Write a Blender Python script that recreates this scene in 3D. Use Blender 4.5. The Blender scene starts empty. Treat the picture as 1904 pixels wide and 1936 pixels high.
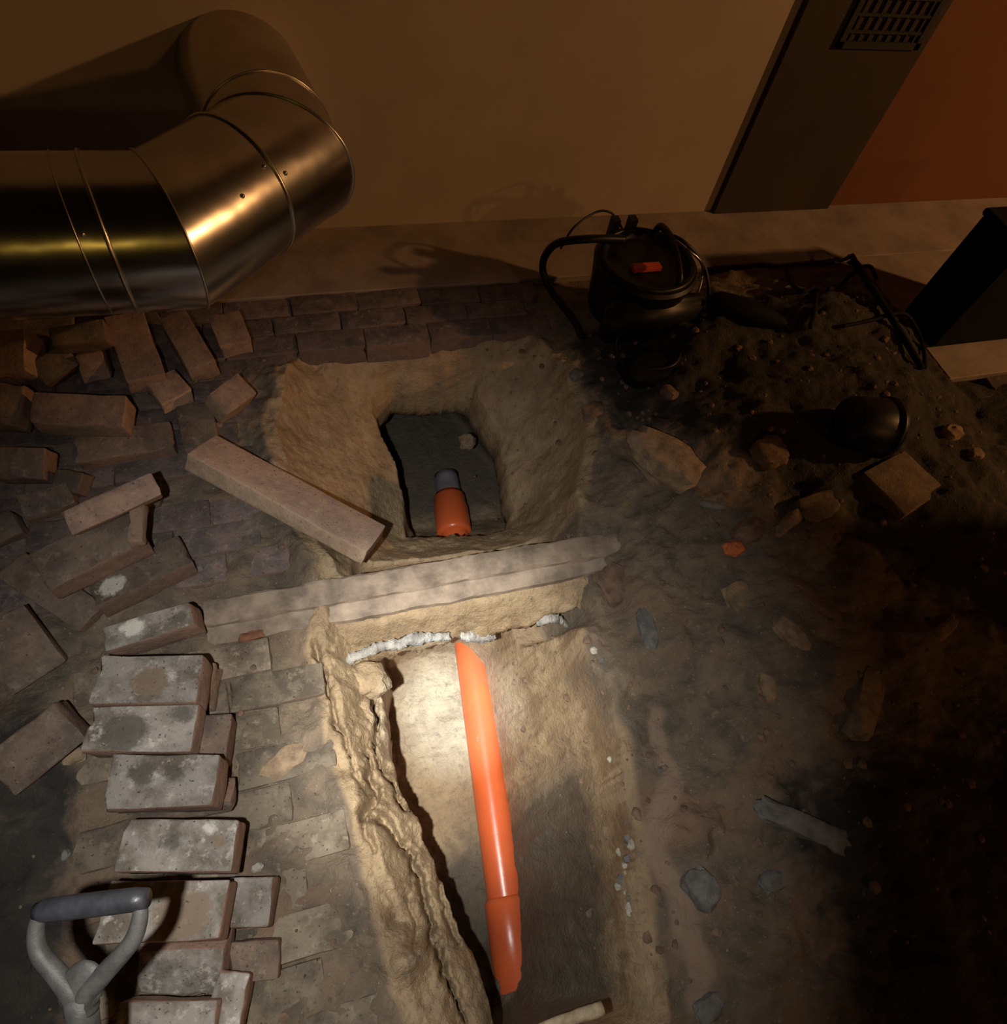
import bpy, bmesh, math, random
import numpy as np
from mathutils import Vector, Matrix, noise as mnoise
random.seed(7)
S = bpy.context.scene
C = S.collection

# ------------------------------------------------------------------ camera
F_PX, IW, IH, CX, CY, CAM_H = 1250.0, 1904, 1936, 952.0, 968.0, 1.45
_d = np.array([-200.0, 773.0, F_PX]); _d /= np.linalg.norm(_d)          # world down in camera axes (right, down, forward)
_x = np.array([4793.0, -757.0, F_PX]); _x -= _d * (_x @ _d); _x /= np.linalg.norm(_x)
_y = np.cross(-_d, _x)
RW = np.array([_x, _y, -_d])                                             # rows: world axes in camera axes
cam_d = bpy.data.cameras.new('camera'); cam = bpy.data.objects.new('camera', cam_d); C.objects.link(cam)
cam_d.sensor_fit = 'HORIZONTAL'; cam_d.sensor_width = 36; cam_d.lens = F_PX / IW * 36
cam_d.clip_start = 0.02; cam_d.clip_end = 60
right, down, fwd = RW[:, 0], RW[:, 1], RW[:, 2]
M4 = Matrix(((right[0], -down[0], -fwd[0], 0), (right[1], -down[1], -fwd[1], 0), (right[2], -down[2], -fwd[2], CAM_H), (0, 0, 0, 1)))
cam.matrix_world = M4
S.camera = cam

# ------------------------------------------------------------------ world, lights, exposure
w = bpy.data.worlds.new('night'); S.world = w; w.use_nodes = True
w.node_tree.nodes['Background'].inputs[0].default_value = (0.9, 0.55, 0.35, 1)
w.node_tree.nodes['Background'].inputs[1].default_value = 0.0016
S.view_settings.view_transform = 'Standard'
S.view_settings.look = 'None'
S.view_settings.gamma = 1
S.view_settings.use_curve_mapping = False
S.view_settings.exposure = 0.0

def ray(px, py):
    v = RW @ np.array([px - CX, py - CY, F_PX]); return v / np.linalg.norm(v)
def at(px, py, z=0.0):                                                   # point of the view ray at a height
    v = ray(px, py); t = (z - CAM_H) / v[2]
    return Vector((v[0] * t, v[1] * t, z))
def aty(px, py, Y):                                                      # point of the view ray on a wall plane
    v = ray(px, py); t = Y / v[1]
    return Vector((v[0] * t, Y, v[2] * t + CAM_H))

TORCH = Vector((-0.125, -0.01, 1.44))
def spot(name, loc, target, energy, angle, blend, color, radius):
    l = bpy.data.lights.new(name, 'SPOT'); o = bpy.data.objects.new(name, l); C.objects.link(o)
    l.energy = energy; l.spot_size = math.radians(angle); l.spot_blend = blend; l.color = color; l.shadow_soft_size = radius
    o.location = loc; o.rotation_euler = (Vector(target) - Vector(loc)).to_track_quat('-Z', 'Y').to_euler()
    return o
# hand torch: a hot core and the wide spill around it
spot('torch_core', TORCH, at(862, 1335, -0.5), 560, 13, 1.0, (0.60, 0.80, 1.0), 0.012)
spot('torch_beam', TORCH, at(862, 1330, -0.5), 205, 34, 1.0, (1.0, 0.96, 0.88), 0.012)
spot('torch_spill', TORCH, at(700, 1370, -0.1), 66, 80, 1.0, (1.0, 0.97, 0.92), 0.012)
def lamp(name, loc, energy, color, radius):
    l = bpy.data.lights.new(name, 'POINT'); o = bpy.data.objects.new(name, l); C.objects.link(o)
    l.energy = energy; l.color = color; l.shadow_soft_size = radius; o.location = loc
    return o
# sodium street lamps: one behind the photographer, one from the right, a yellow one far to the left
lamp('street_light_behind', (2.6, -3.6, 2.3), 52, (1.0, 0.46, 0.15), 0.09)
lamp('street_light_right', (5.2, -0.42, 2.45), 290, (1.0, 0.48, 0.17), 0.07)
lamp('yellow_light', (-1.65, -3.2, 2.45), 9.0, (1.0, 0.62, 0.10), 0.05)

# ------------------------------------------------------------------ helpers
def tag(o, label=None, cat=None, group=None, kind=None):
    if label: o['label'] = label
    if cat: o['category'] = cat
    if group: o['group'] = group
    if kind: o['kind'] = kind
    return o
def empty(name, loc, label=None, cat=None, group=None):
    o = bpy.data.objects.new(name, None); C.objects.link(o); o.location = loc; o.empty_display_size = 0.05
    return tag(o, label, cat, group)
def obj(name, me, mat=None, parent=None, smooth=None, loc=None):
    if isinstance(me, bmesh.types.BMesh):
        bm = me; me = bpy.data.meshes.new(name); bm.normal_update(); bm.to_mesh(me); bm.free()
    o = bpy.data.objects.new(name, me); C.objects.link(o)
    if mat is not None and not me.materials: me.materials.append(mat)
    if smooth is not None:
        me.polygons.foreach_set('use_smooth', [smooth] * len(me.polygons))
    if parent is not None: o.parent = parent
    if loc is not None: o.location = loc
    return o
def auto_smooth(me, ang=0.7):
    me.polygons.foreach_set('use_smooth', [True] * len(me.polygons))
    me.set_sharp_from_angle(angle=ang)
def centre(o):                                                           # put the origin of a single-mesh thing at its base
    me = o.data; n = len(me.vertices); a = np.empty(n * 3); me.vertices.foreach_get('co', a); a = a.reshape(-1, 3)
    c = np.array([a[:, 0].mean(), a[:, 1].mean(), a[:, 2].min()]); a -= c
    me.vertices.foreach_set('co', a.ravel()); o.location = Vector(c); return o

# value noise in numpy -----------------------------------------------------
_rng = np.random.default_rng(3)
_T = _rng.random((256, 256))
def vnoise(x, y):
    xi = np.floor(x).astype(int); yi = np.floor(y).astype(int); fx = x - xi; fy = y - yi
    fx = fx * fx * (3 - 2 * fx); fy = fy * fy * (3 - 2 * fy)
    g = lambda i, j: _T[(xi + i) & 255, (yi + j) & 255]
    return (g(0, 0) * (1 - fx) + g(1, 0) * fx) * (1 - fy) + (g(0, 1) * (1 - fx) + g(1, 1) * fx) * fy - 0.5
def fbm(x, y, f, n=4, g=0.5):
    s = 0; a = 1.0
    for k in range(n):
        s = s + a * vnoise(x * f + 17.3 * k, y * f - 9.1 * k); f *= 2.03; a *= g
    return s
def sstep(a, b, v):
    t = np.clip((v - a) / (b - a), 0, 1); return t * t * (3 - 2 * t)
def seg_dist(X, Y, pts, closed=True):
    d = np.full(X.shape, 1e9); n = len(pts)
    for i in range(n if closed else n - 1):
        ax, ay = pts[i][:2]; bx, by = pts[(i + 1) % n][:2]
        vx, vy = bx - ax, by - ay
        t = np.clip(((X - ax) * vx + (Y - ay) * vy) / (vx * vx + vy * vy + 1e-12), 0, 1)
        d = np.minimum(d, np.hypot(X - ax - t * vx, Y - ay - t * vy))
    return d
def inside(X, Y, pts):
    r = np.zeros(X.shape, bool); n = len(pts)
    for i in range(n):
        ax, ay = pts[i][:2]; bx, by = pts[(i + 1) % n][:2]
        c = ((ay > Y) != (by > Y)) & (X < (bx - ax) * (Y - ay) / (by - ay + 1e-12) + ax)
        r ^= c
    return r
def sd(X, Y, pts):                                                       # positive inside
    d = seg_dist(X, Y, pts); return np.where(inside(X, Y, pts), d, -d)

# ------------------------------------------------------------------ materials
def nt(name):
    m = bpy.data.materials.new(name); m.use_nodes = True
    return m, m.node_tree.nodes, m.node_tree.links, m.node_tree.nodes['Principled BSDF']
def mixc(N, L, fac, a, b, mode='MIX'):
    n = N.new('ShaderNodeMix'); n.data_type = 'RGBA'; n.blend_type = mode
    for i, v in ((0, fac), (6, a), (7, b)):
        if isinstance(v, (int, float)): n.inputs[i].default_value = v
        elif isinstance(v, tuple): n.inputs[i].default_value = (*v, 1) if len(v) == 3 else v
        else: L.new(v, n.inputs[i])
    return n.outputs[2]
def noise(N, L, co, scale, detail=5, rough=0.6, dist=0.0):
    n = N.new('ShaderNodeTexNoise'); n.inputs['Scale'].default_value = scale; n.inputs['Detail'].default_value = detail
    n.inputs['Roughness'].default_value = rough; n.inputs['Distortion'].default_value = dist
    L.new(co, n.inputs['Vector']); return n.outputs['Fac']
def ramp(N, L, v, a, b):
    n = N.new('ShaderNodeMapRange'); n.inputs[1].default_value = a; n.inputs[2].default_value = b; n.clamp = True
    L.new(v, n.inputs[0]); return n.outputs[0]
def math_(N, L, op, a, b):
    n = N.new('ShaderNodeMath'); n.operation = op
    for i, v in ((0, a), (1, b)):
        if isinstance(v, (int, float)): n.inputs[i].default_value = v
        else: L.new(v, n.inputs[i])
    return n.outputs[0]
def bump(N, L, P, h, strength, dist):
    b = N.new('ShaderNodeBump'); b.inputs['Strength'].default_value = strength; b.inputs['Distance'].default_value = dist
    L.new(h, b.inputs['Height']); L.new(b.outputs[0], P.inputs['Normal'])
def obj_co(N, L):                                                        # object coordinates shifted per object
    t = N.new('ShaderNodeTexCoord'); i = N.new('ShaderNodeObjectInfo')
    m = N.new('ShaderNodeVectorMath'); m.operation = 'MULTIPLY_ADD'
    m.inputs[1].default_value = (1, 1, 1)
    s = N.new('ShaderNodeVectorMath'); s.operation = 'SCALE'; s.inputs[0].default_value = (37, 19, 53); L.new(i.outputs['Random'], s.inputs['Scale'])
    L.new(t.outputs['Object'], m.inputs[0]); L.new(s.outputs[0], m.inputs[2])
    return m.outputs[0], t, i

def mat_brick(name, face, end, stain, light, dust=0.5):
    """clay brick: worn grey face, redder ends, patches of old mortar"""
    m, N, L, P = nt(name); co, t, info = obj_co(N, L)
    sep = N.new('ShaderNodeSeparateXYZ'); L.new(t.outputs['Normal'], sep.inputs[0])
    isend = ramp(N, L, math_(N, L, 'ABSOLUTE', sep.outputs[2], 0), 0.75, 0.45)
    n1 = noise(N, L, co, 14, 6, 0.65); n2 = noise(N, L, co, 45, 5, 0.7); n3 = noise(N, L, co, 170, 3, 0.6)
    c = mixc(N, L, ramp(N, L, n1, 0.42, 0.60), face, stain)
    c = mixc(N, L, math_(N, L, 'MULTIPLY', ramp(N, L, n2, 0.55, 0.68), dust), c, light)
    e = mixc(N, L, ramp(N, L, n2, 0.35, 0.7), end, tuple(v * 0.62 for v in end))
    for key, colr, wt in (('stain_brown', (0.20, 0.145, 0.098), 0.85), ('stain_dark', (0.085, 0.075, 0.06), 0.8), ('stain_dark2', (0.085, 0.075, 0.06), 0.8), ('stain_pale', (0.62, 0.60, 0.54), 0.85)):
        a = N.new('ShaderNodeAttribute'); a.attribute_type = 'OBJECT'; a.attribute_name = key      # centre x, y and radius on the brick face
        sp = N.new('ShaderNodeSeparateXYZ'); L.new(a.outputs['Vector'], sp.inputs[0])
        so = N.new('ShaderNodeSeparateXYZ'); L.new(t.outputs['Object'], so.inputs[0])
        dx = math_(N, L, 'SUBTRACT', so.outputs[0], sp.outputs[0]); dy = math_(N, L, 'MULTIPLY', math_(N, L, 'SUBTRACT', so.outputs[1], sp.outputs[1]), 1.25)
        dist = math_(N, L, 'SQRT', math_(N, L, 'ADD', math_(N, L, 'MULTIPLY', dx, dx), math_(N, L, 'MULTIPLY', dy, dy)), 0)
        dist = math_(N, L, 'ADD', dist, math_(N, L, 'MULTIPLY', math_(N, L, 'SUBTRACT', n2, 0.5), 0.05))
        k = math_(N, L, 'MULTIPLY', ramp(N, L, math_(N, L, 'SUBTRACT', sp.outputs[2], dist), -0.004, 0.006), wt)
        k = math_(N, L, 'MULTIPLY', k, math_(N, L, 'GREATER_THAN', sp.outputs[2], 0.001))
        c = mixc(N, L, k, c, colr)
    c = mixc(N, L, math_(N, L, 'MULTIPLY', isend, 0.9), c, e)
    c = mixc(N, L, ramp(N, L, n3, 0.62, 0.72), c, tuple(v * 0.3 for v in stain))
    hv = N.new('ShaderNodeHueSaturation'); L.new(c, hv.inputs['Color'])
    L.new(math_(N, L, 'ADD', math_(N, L, 'MULTIPLY', info.outputs['Random'], 0.5), 0.75), hv.inputs['Value'])
    L.new(hv.outputs[0], P.inputs['Base Color']); P.inputs['Roughness'].default_value = 0.88
    h = math_(N, L, 'ADD', n2, math_(N, L, 'MULTIPLY', n3, 0.5)); bump(N, L, P, h, 0.55, 0.004)
    return m
M = {}
M['brick_grey'] = mat_brick('brick_grey', (0.30, 0.275, 0.245), (0.42, 0.26, 0.19), (0.135, 0.115, 0.09), (0.52, 0.49, 0.44), 0.75)
M['brick_brown'] = mat_brick('brick_brown', (0.17, 0.125, 0.092), (0.27, 0.165, 0.115), (0.095, 0.07, 0.055), (0.36, 0.30, 0.24), 0.35)
M['brick_red'] = mat_brick('brick_red', (0.31, 0.21, 0.15), (0.42, 0.28, 0.19), (0.19, 0.125, 0.10), (0.44, 0.34, 0.27), 0.3)
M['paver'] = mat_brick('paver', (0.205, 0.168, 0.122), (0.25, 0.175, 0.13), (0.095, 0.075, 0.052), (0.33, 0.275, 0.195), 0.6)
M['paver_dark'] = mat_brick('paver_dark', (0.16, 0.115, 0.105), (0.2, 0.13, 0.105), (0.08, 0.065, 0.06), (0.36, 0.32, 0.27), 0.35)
M['brick_dark'] = mat_brick('brick_dark', (0.13, 0.115, 0.095), (0.15, 0.11, 0.085), (0.08, 0.07, 0.055), (0.26, 0.235, 0.19), 0.3)
M['kerb'] = mat_brick('kerb', (0.38, 0.265, 0.195), (0.40, 0.29, 0.20), (0.30, 0.21, 0.16), (0.52, 0.42, 0.31), 0.4)

def mat_plain(name, col, rough=0.7, metal=0.0, var=0.2, scale=12, bs=0.2, bd=0.002, spec=0.5):
    m, N, L, P = nt(name); co, t, info = obj_co(N, L)
    n1 = noise(N, L, co, scale, 5, 0.6)
    c = mixc(N, L, ramp(N, L, n1, 0.35, 0.65), tuple(min(1, v * (1 + var)) for v in col), tuple(v * (1 - var) for v in col))
    L.new(c, P.inputs['Base Color']); P.inputs['Roughness'].default_value = rough; P.inputs['Metallic'].default_value = metal
    P.inputs['Specular IOR Level'].default_value = spec
    if bs: bump(N, L, P, noise(N, L, co, scale * 6, 4, 0.6), bs, bd)
    return m
M['wall'] = mat_plain('wall_plaster', (0.43, 0.355, 0.29), 0.9, 0, 0.06, 3, 0.25, 0.002)
M['wall_orange'] = mat_plain('wall_red_paint', (0.17, 0.065, 0.025), 0.85, 0, 0.06, 3, 0.2, 0.002)
M['column'] = mat_plain('dark_column', (0.038, 0.028, 0.024), 0.85, 0, 0.12, 5, 0.2, 0.002)
M['slab'] = mat_plain('concrete_apron', (0.27, 0.22, 0.19), 0.9, 0, 0.22, 6, 0.5, 0.003)
M['black'] = mat_plain('black_plastic', (0.007, 0.007, 0.008), 0.42, 0, 0.2, 20, 0.1, 0.001, 0.35)
M['black_matt'] = mat_plain('black_matt', (0.005, 0.005, 0.005), 0.8, 0, 0.2, 20, 0.1, 0.001, 0.15)
M['vent'] = mat_plain('vent_metal', (0.022, 0.018, 0.016), 0.85, 0, 0.15, 20, 0.1, 0.001)
M['steel'] = mat_plain('steel', (0.5, 0.48, 0.45), 0.25, 1, 0.1, 20, 0)
M['red_plastic'] = mat_plain('red_plastic', (0.6, 0.09, 0.05), 0.35, 0, 0.1, 20, 0)
M['dirt'] = mat_plain('dried_dirt', (0.115, 0.098, 0.075), 0.95, 0, 0.3, 60, 0.8, 0.004)
M['dirt_brown'] = mat_plain('brown_dirt', (0.19, 0.135, 0.09), 0.95, 0, 0.25, 60, 0.8, 0.004)
M['rust'] = mat_plain('rusty_iron', (0.09, 0.05, 0.035), 0.85, 0.2, 0.3, 40, 0.4, 0.002)
M['mortar'] = mat_plain('mortar', (0.36, 0.345, 0.315), 0.9, 0, 0.4, 30, 0.9, 0.006)
M['edging'] = mat_plain('concrete_edging', (0.26, 0.205, 0.155), 0.88, 0, 0.40, 16, 0.6, 0.003)
M['stone_tan'] = mat_plain('stone_tan', (0.26, 0.185, 0.115), 0.9, 0, 0.35, 35, 0.6, 0.004)
M['stone_grey'] = mat_plain('stone_grey', (0.15, 0.148, 0.14), 0.9, 0, 0.3, 35, 0.6, 0.004)
M['stone_brown'] = mat_plain('stone_brown', (0.17, 0.11, 0.075), 0.92, 0, 0.35, 35, 0.6, 0.004)
M['stone_white'] = mat_plain('stone_white', (0.40, 0.37, 0.31), 0.9, 0, 0.2, 35, 0.5, 0.003)
M['rust_red'] = mat_plain('rust_red_clay', (0.20, 0.085, 0.045), 0.9, 0, 0.3, 50, 0.4, 0.003)
M['shard_orange'] = mat_plain('orange_clay', (0.55, 0.15, 0.05), 0.8, 0, 0.2, 50, 0.4, 0.003)
M['wood'] = mat_plain('pale_wood', (0.42, 0.34, 0.22), 0.8, 0, 0.25, 60, 0.5, 0.002)
M['handle_grey'] = mat_plain('worn_grey_handle', (0.072, 0.070, 0.066), 0.55, 0, 0.3, 45, 0.3, 0.002)
M['handle_black'] = mat_plain('black_grip', (0.035, 0.036, 0.042), 0.4, 0, 0.3, 45, 0.2, 0.002)
M['pipe_grey'] = mat_plain('grey_pipe', (0.16, 0.15, 0.17), 0.6, 0, 0.2, 20, 0.2, 0.002)

def mat_pipe():
    m, N, L, P = nt('orange_pvc'); co, t, info = obj_co(N, L)
    n = noise(N, L, co, 26, 6, 0.7); n2 = noise(N, L, co, 7, 4, 0.6)
    c = mixc(N, L, ramp(N, L, n2, 0.35, 0.65), (0.66, 0.125, 0.035), (0.56, 0.105, 0.035))
    c = mixc(N, L, math_(N, L, 'MULTIPLY', ramp(N, L, n, 0.66, 0.72), 0.75), c, (0.30, 0.22, 0.14))
    L.new(c, P.inputs['Base Color']); P.inputs['Roughness'].default_value = 0.3
    bump(N, L, P, noise(N, L, co, 60, 3, 0.5), 0.12, 0.002); return m
M['pvc'] = mat_pipe()
def mat_duct():
    m, N, L, P = nt('galvanised_duct'); co, t, info = obj_co(N, L)
    n = noise(N, L, co, 9, 4, 0.55); n2 = noise(N, L, co, 80, 3, 0.6)
    c = mixc(N, L, ramp(N, L, n, 0.35, 0.65), (0.62, 0.60, 0.57), (0.50, 0.48, 0.46))
    c = mixc(N, L, ramp(N, L, n2, 0.70, 0.74), c, (0.8, 0.78, 0.72))
    L.new(c, P.inputs['Base Color']); P.inputs['Metallic'].default_value = 1.0
    P.inputs['Roughness'].default_value = 0.24
    bump(N, L, P, noise(N, L, co, 7, 2, 0.5), 0.25, 0.012); return m
M['duct'] = mat_duct()
M['duct_seam'] = mat_plain('duct_seam', (0.55, 0.53, 0.5), 0.3, 1, 0.1, 20, 0)

def mat_soil():
    m, N, L, P = nt('excavated_ground')
    t = N.new('ShaderNodeTexCoord'); co = t.outputs['Object']
    a = N.new('ShaderNodeAttribute'); a.attribute_name = 'zone'                # r sand, g wet sand and painted shade, b dark earth and painted shade
    s = N.new('ShaderNodeSeparateColor'); L.new(a.outputs['Color'], s.inputs[0])
    n0 = noise(N, L, co, 3.2, 5, 0.6, 0.6); n1 = noise(N, L, co, 11, 6, 0.65, 0.4); n2 = noise(N, L, co, 42, 6, 0.7); n3 = noise(N, L, co, 150, 4, 0.65)
    sand = mixc(N, L, ramp(N, L, n1, 0.40, 0.62), (0.38, 0.28, 0.165), (0.265, 0.185, 0.108))
    sand = mixc(N, L, ramp(N, L, n2, 0.55, 0.70), sand, (0.19, 0.145, 0.095))
    soil = mixc(N, L, ramp(N, L, n1, 0.38, 0.62), (0.205, 0.155, 0.105), (0.105, 0.085, 0.064))
    soil = mixc(N, L, ramp(N, L, n0, 0.52, 0.66), soil, (0.21, 0.135, 0.088))
    soil = mixc(N, L, ramp(N, L, n2, 0.60, 0.72), soil, (0.25, 0.20, 0.14))
    soil = mixc(N, L, ramp(N, L, n3, 0.64, 0.70), soil, (0.33, 0.29, 0.23))
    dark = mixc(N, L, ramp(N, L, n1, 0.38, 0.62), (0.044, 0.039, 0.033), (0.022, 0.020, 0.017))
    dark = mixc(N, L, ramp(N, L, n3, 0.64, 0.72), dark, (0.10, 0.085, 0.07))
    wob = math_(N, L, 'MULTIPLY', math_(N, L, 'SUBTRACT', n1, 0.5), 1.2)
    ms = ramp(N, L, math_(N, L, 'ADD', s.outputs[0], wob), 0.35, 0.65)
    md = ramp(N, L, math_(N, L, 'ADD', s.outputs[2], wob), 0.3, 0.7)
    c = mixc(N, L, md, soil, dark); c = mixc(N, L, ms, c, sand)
    damp_shade = math_(N, L, 'MULTIPLY', ramp(N, L, math_(N, L, 'ADD', s.outputs[1], math_(N, L, 'MULTIPLY', wob, 0.4)), 0.25, 0.75), 0.80)
    c = mixc(N, L, damp_shade, c, (0.052, 0.048, 0.041))
    ap = N.new('ShaderNodeAttribute'); ap.attribute_name = 'pale'
    c = mixc(N, L, math_(N, L, 'MULTIPLY', ap.outputs['Fac'], 0.8), c, (0.30, 0.215, 0.155))
    L.new(c, P.inputs['Base Color'])
    r = N.new('ShaderNodeMapRange'); r.inputs[3].default_value = 0.92; r.inputs[4].default_value = 0.55; L.new(ms, r.inputs[0]); L.new(r.outputs[0], P.inputs['Roughness'])
    h = math_(N, L, 'ADD', n2, math_(N, L, 'MULTIPLY', n3, 0.45)); bump(N, L, P, h, 0.7, 0.012)
    return m
M['soil'] = mat_soil()
M['pit_sand'] = mat_plain('packed_sand', (0.42, 0.315, 0.17), 0.85, 0, 0.25, 16, 0.7, 0.006)

# ------------------------------------------------------------------ ground with its two pits (floor)
def P2(lst, z=0.0): return [tuple(at(a[0], a[1], a[2] if len(a) > 2 else z))[:2] for a in lst]
# near trench
RIM_B = P2([(612, 1230), (640, 1330), (668, 1440), (700, 1530), (722, 1640), (752, 1760), (790, 1870), (830, 2020), (960, 2110), (1240, 2070),
            (1230, 1880), (1208, 1710), (1192, 1550), (1172, 1400), (1140, 1290), (1100, 1215)]) + [(0.56, 0.74), (-0.03, 0.74)]
EDGE_B = P2([(712, 1255), (722, 1330), (736, 1420), (770, 1520), (800, 1600), (840, 1690), (878, 1780), (925, 1870), (955, 2040), (1080, 2040), (1190, 1950),
             (1172, 1760), (1155, 1600), (1130, 1450), (1100, 1330), (1060, 1240)], -0.16) + [(0.50, 0.72), (0.05, 0.72)]
# far pit
RIM_A = P2([(572, 652), (700, 640), (850, 636), (1010, 625), (1075, 690), (1100, 800), (1100, 900), (1098, 1000)]) + [(0.60, 0.70), (0.0, 0.70)] + \
        P2([(640, 1086), (590, 1010), (548, 900), (528, 800), (540, 715)])
IN_A = P2([(735, 728, -0.16), (800, 718, -0.155), (892, 722, -0.16), (935, 800, -0.20), (962, 870, -0.24), (965, 1000, -0.33), (770, 1020, -0.33),
           (748, 900, -0.28), (722, 830, -0.25), (702, 775, -0.20)])
ZF = -0.60
def axis(lo, hi, a, b, fine, coarse):
    v = list(np.arange(lo, a, coarse)) + list(np.arange(a, b, fine)) + list(np.arange(b, hi + coarse, coarse)); return np.array(v)
gx = np.concatenate([np.arange(-3.2, -1.71, 0.03), np.arange(-1.7, -0.22, 0.016), np.arange(-0.22, -0.10, 0.005), np.arange(-0.10, 0.17, 0.003), np.arange(0.17, 0.82, 0.005), np.arange(0.82, 2.1, 0.011), np.arange(2.1, 3.6, 0.03)])
gy = np.concatenate([np.arange(-1.3, -0.32, 0.02), np.arange(-0.32, 0.62, 0.004), np.arange(0.62, 1.52, 0.005), np.arange(1.52, 2.0, 0.012)])
GX, GY = np.meshgrid(gx, gy)
def heap(X, Y):
    e = seg_dist(X, Y, [(0.53, -1.3), (0.50, 0.0), (0.55, 0.4), (0.66, 0.75), (0.74, 1.1), (0.76, 1.6)], False)
    e = np.where(X > np.interp(Y, [-1.3, 0, 0.4, 0.75, 1.1, 1.6], [0.53, 0.50, 0.55, 0.66, 0.74, 0.76]), e, -e)
    up = sstep(-0.03, 0.45, e) * (1 - sstep(1.75, 2.07, X)) * (1 - sstep(1.25, 1.66, Y))
    return 0.15 * up, sstep(-0.02, 0.10, e)
def ground(X, Y):
    wx = X + 0.020 * fbm(X, Y, 9, 3) ; wy = Y + 0.020 * fbm(X + 5, Y + 3, 9, 3)
    hp, hm = heap(X, Y)
    z = -0.011 + 0.024 * fbm(X, Y, 13, 4) + 0.006 * fbm(X, Y, 40, 2)
    z = z - 0.022 * sstep(1.40, 1.46, Y) * (1 - hm)
    z = z + hm * (0.025 + 0.055 * fbm(X, Y, 4.5, 4, 0.45) + 0.007 * fbm(X, Y, 38, 3) * sstep(1.3, 0.8, X) + 0.03 * np.maximum(0, fbm(X + 2, Y, 9, 2))) + hp
    # loose earth trodden over the paving at the lower left
    ml = sstep(-0.50, -0.60, X + 0.05 * fbm(X, Y, 7, 3)) * sstep(0.62, 0.50, Y + 0.1 * fbm(X, Y, 5, 3))
    z = z + ml * (0.036 + 0.02 * fbm(X, Y, 8, 4))
    # sand shoulder where the paving ends
    dB = sd(wx, wy, RIM_B); dA = sd(wx, wy, RIM_A)
    near = np.maximum(sstep(-0.11, -0.03, dB), sstep(-0.10, -0.03, dA))
    left = sstep(0.3, 0.1, X)
    z = z + near * left * sstep(1.50, 1.40, Y) * (0.012 + 0.022 * fbm(X, Y, 14, 4))
    base = z
    # ---- trench B: shoulder, ledge edge, then a steep drop to the floor
    dE = sd(X + 0.016 * fbm(X, Y, 12, 4, 0.6), Y + 0.016 * fbm(X + 9, Y, 12, 4, 0.6), EDGE_B)
    rightside = sstep(0.22, 0.40, X - 0.12 * (Y - 0.2))
    sh = np.clip(dB / (dB - dE + 1e-6), 0, 1)                         # 0 at the rim, 1 at the edge
    zs = base * (1 - sh) + (-0.15 + 0.03 * fbm(X, Y, 10, 4)) * sh
    drop_w = 0.045 + 0.26 * rightside
    zd = -0.15 + (ZF + 0.15) * (1 - (1 - np.clip(dE / drop_w, 0, 1)) ** 1.7)
    lumpy = 0.012 * fbm(X, Y, 11, 4) + 0.005 * fbm(X, Y, 40, 2)
    zB = np.where(dE > 0, zd + lumpy, zs)
    endrise = sstep(0.72, 0.86, Y + 0.03 * fbm(X, Y, 6, 2)) * 0.30
    zB = zB + np.where(dE > 0, endrise, 0)
    zB = zB + np.where(dB > 0, sstep(-0.235, -0.32, Y) * 0.30 * sstep(-0.1, -0.3, zB), 0)
    z = np.where(dB > 0, np.minimum(base, zB), base)
    # ---- far pit A
    dI = sd(wx + 0.014 * fbm(X, Y, 16, 3), wy + 0.014 * fbm(X + 3, Y, 16, 3), IN_A)
    zin = np.interp(Y, [0.70, 0.97, 1.2, 1.44], [-0.30, -0.33, -0.25, -0.155])
    tA = np.clip(dA / (dA - dI + 1e-6), 0, 1)
    zsA = base * (1 - tA ** 0.75) + zin * tA ** 0.75 + 0.02 * fbm(X, Y, 9, 4) * np.clip(tA * 2, 0, 1)
    zdA = zin + (ZF - zin) * np.clip(dI / 0.035, 0, 1)
    zdA = zdA + sstep(1.16, 1.00, Y) * 0.10 * sstep(-0.4, -0.55, zdA)
    zA = np.where(dI > 0, zdA + 0.5 * lumpy, zsA)
    z = np.where(dA > 0, np.minimum(z, np.minimum(base, zA)), z)
    # open passage under the edging
    br = sstep(0.47, 0.56, Y) * sstep(0.86, 0.78, Y) * sstep(0.0, 0.07, X) * sstep(0.60, 0.52, X)
    z = np.minimum(z, base * (1 - br) + (-0.30) * br)
    cap = np.maximum(sstep(1.60, 1.68, Y), sstep(1.98, 2.06, X) * sstep(0.98, 1.06, Y))
    z = z * (1 - cap) + np.minimum(z, -0.02) * cap
    inB = (dE > 0) & (dB > 0); inA = (dI > 0) & (dA > 0)
    return z, dB, dE, dA, dI, hm, ml
GZ, dB, dE, dA, dI, HM, ML = ground(GX, GY)
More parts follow.
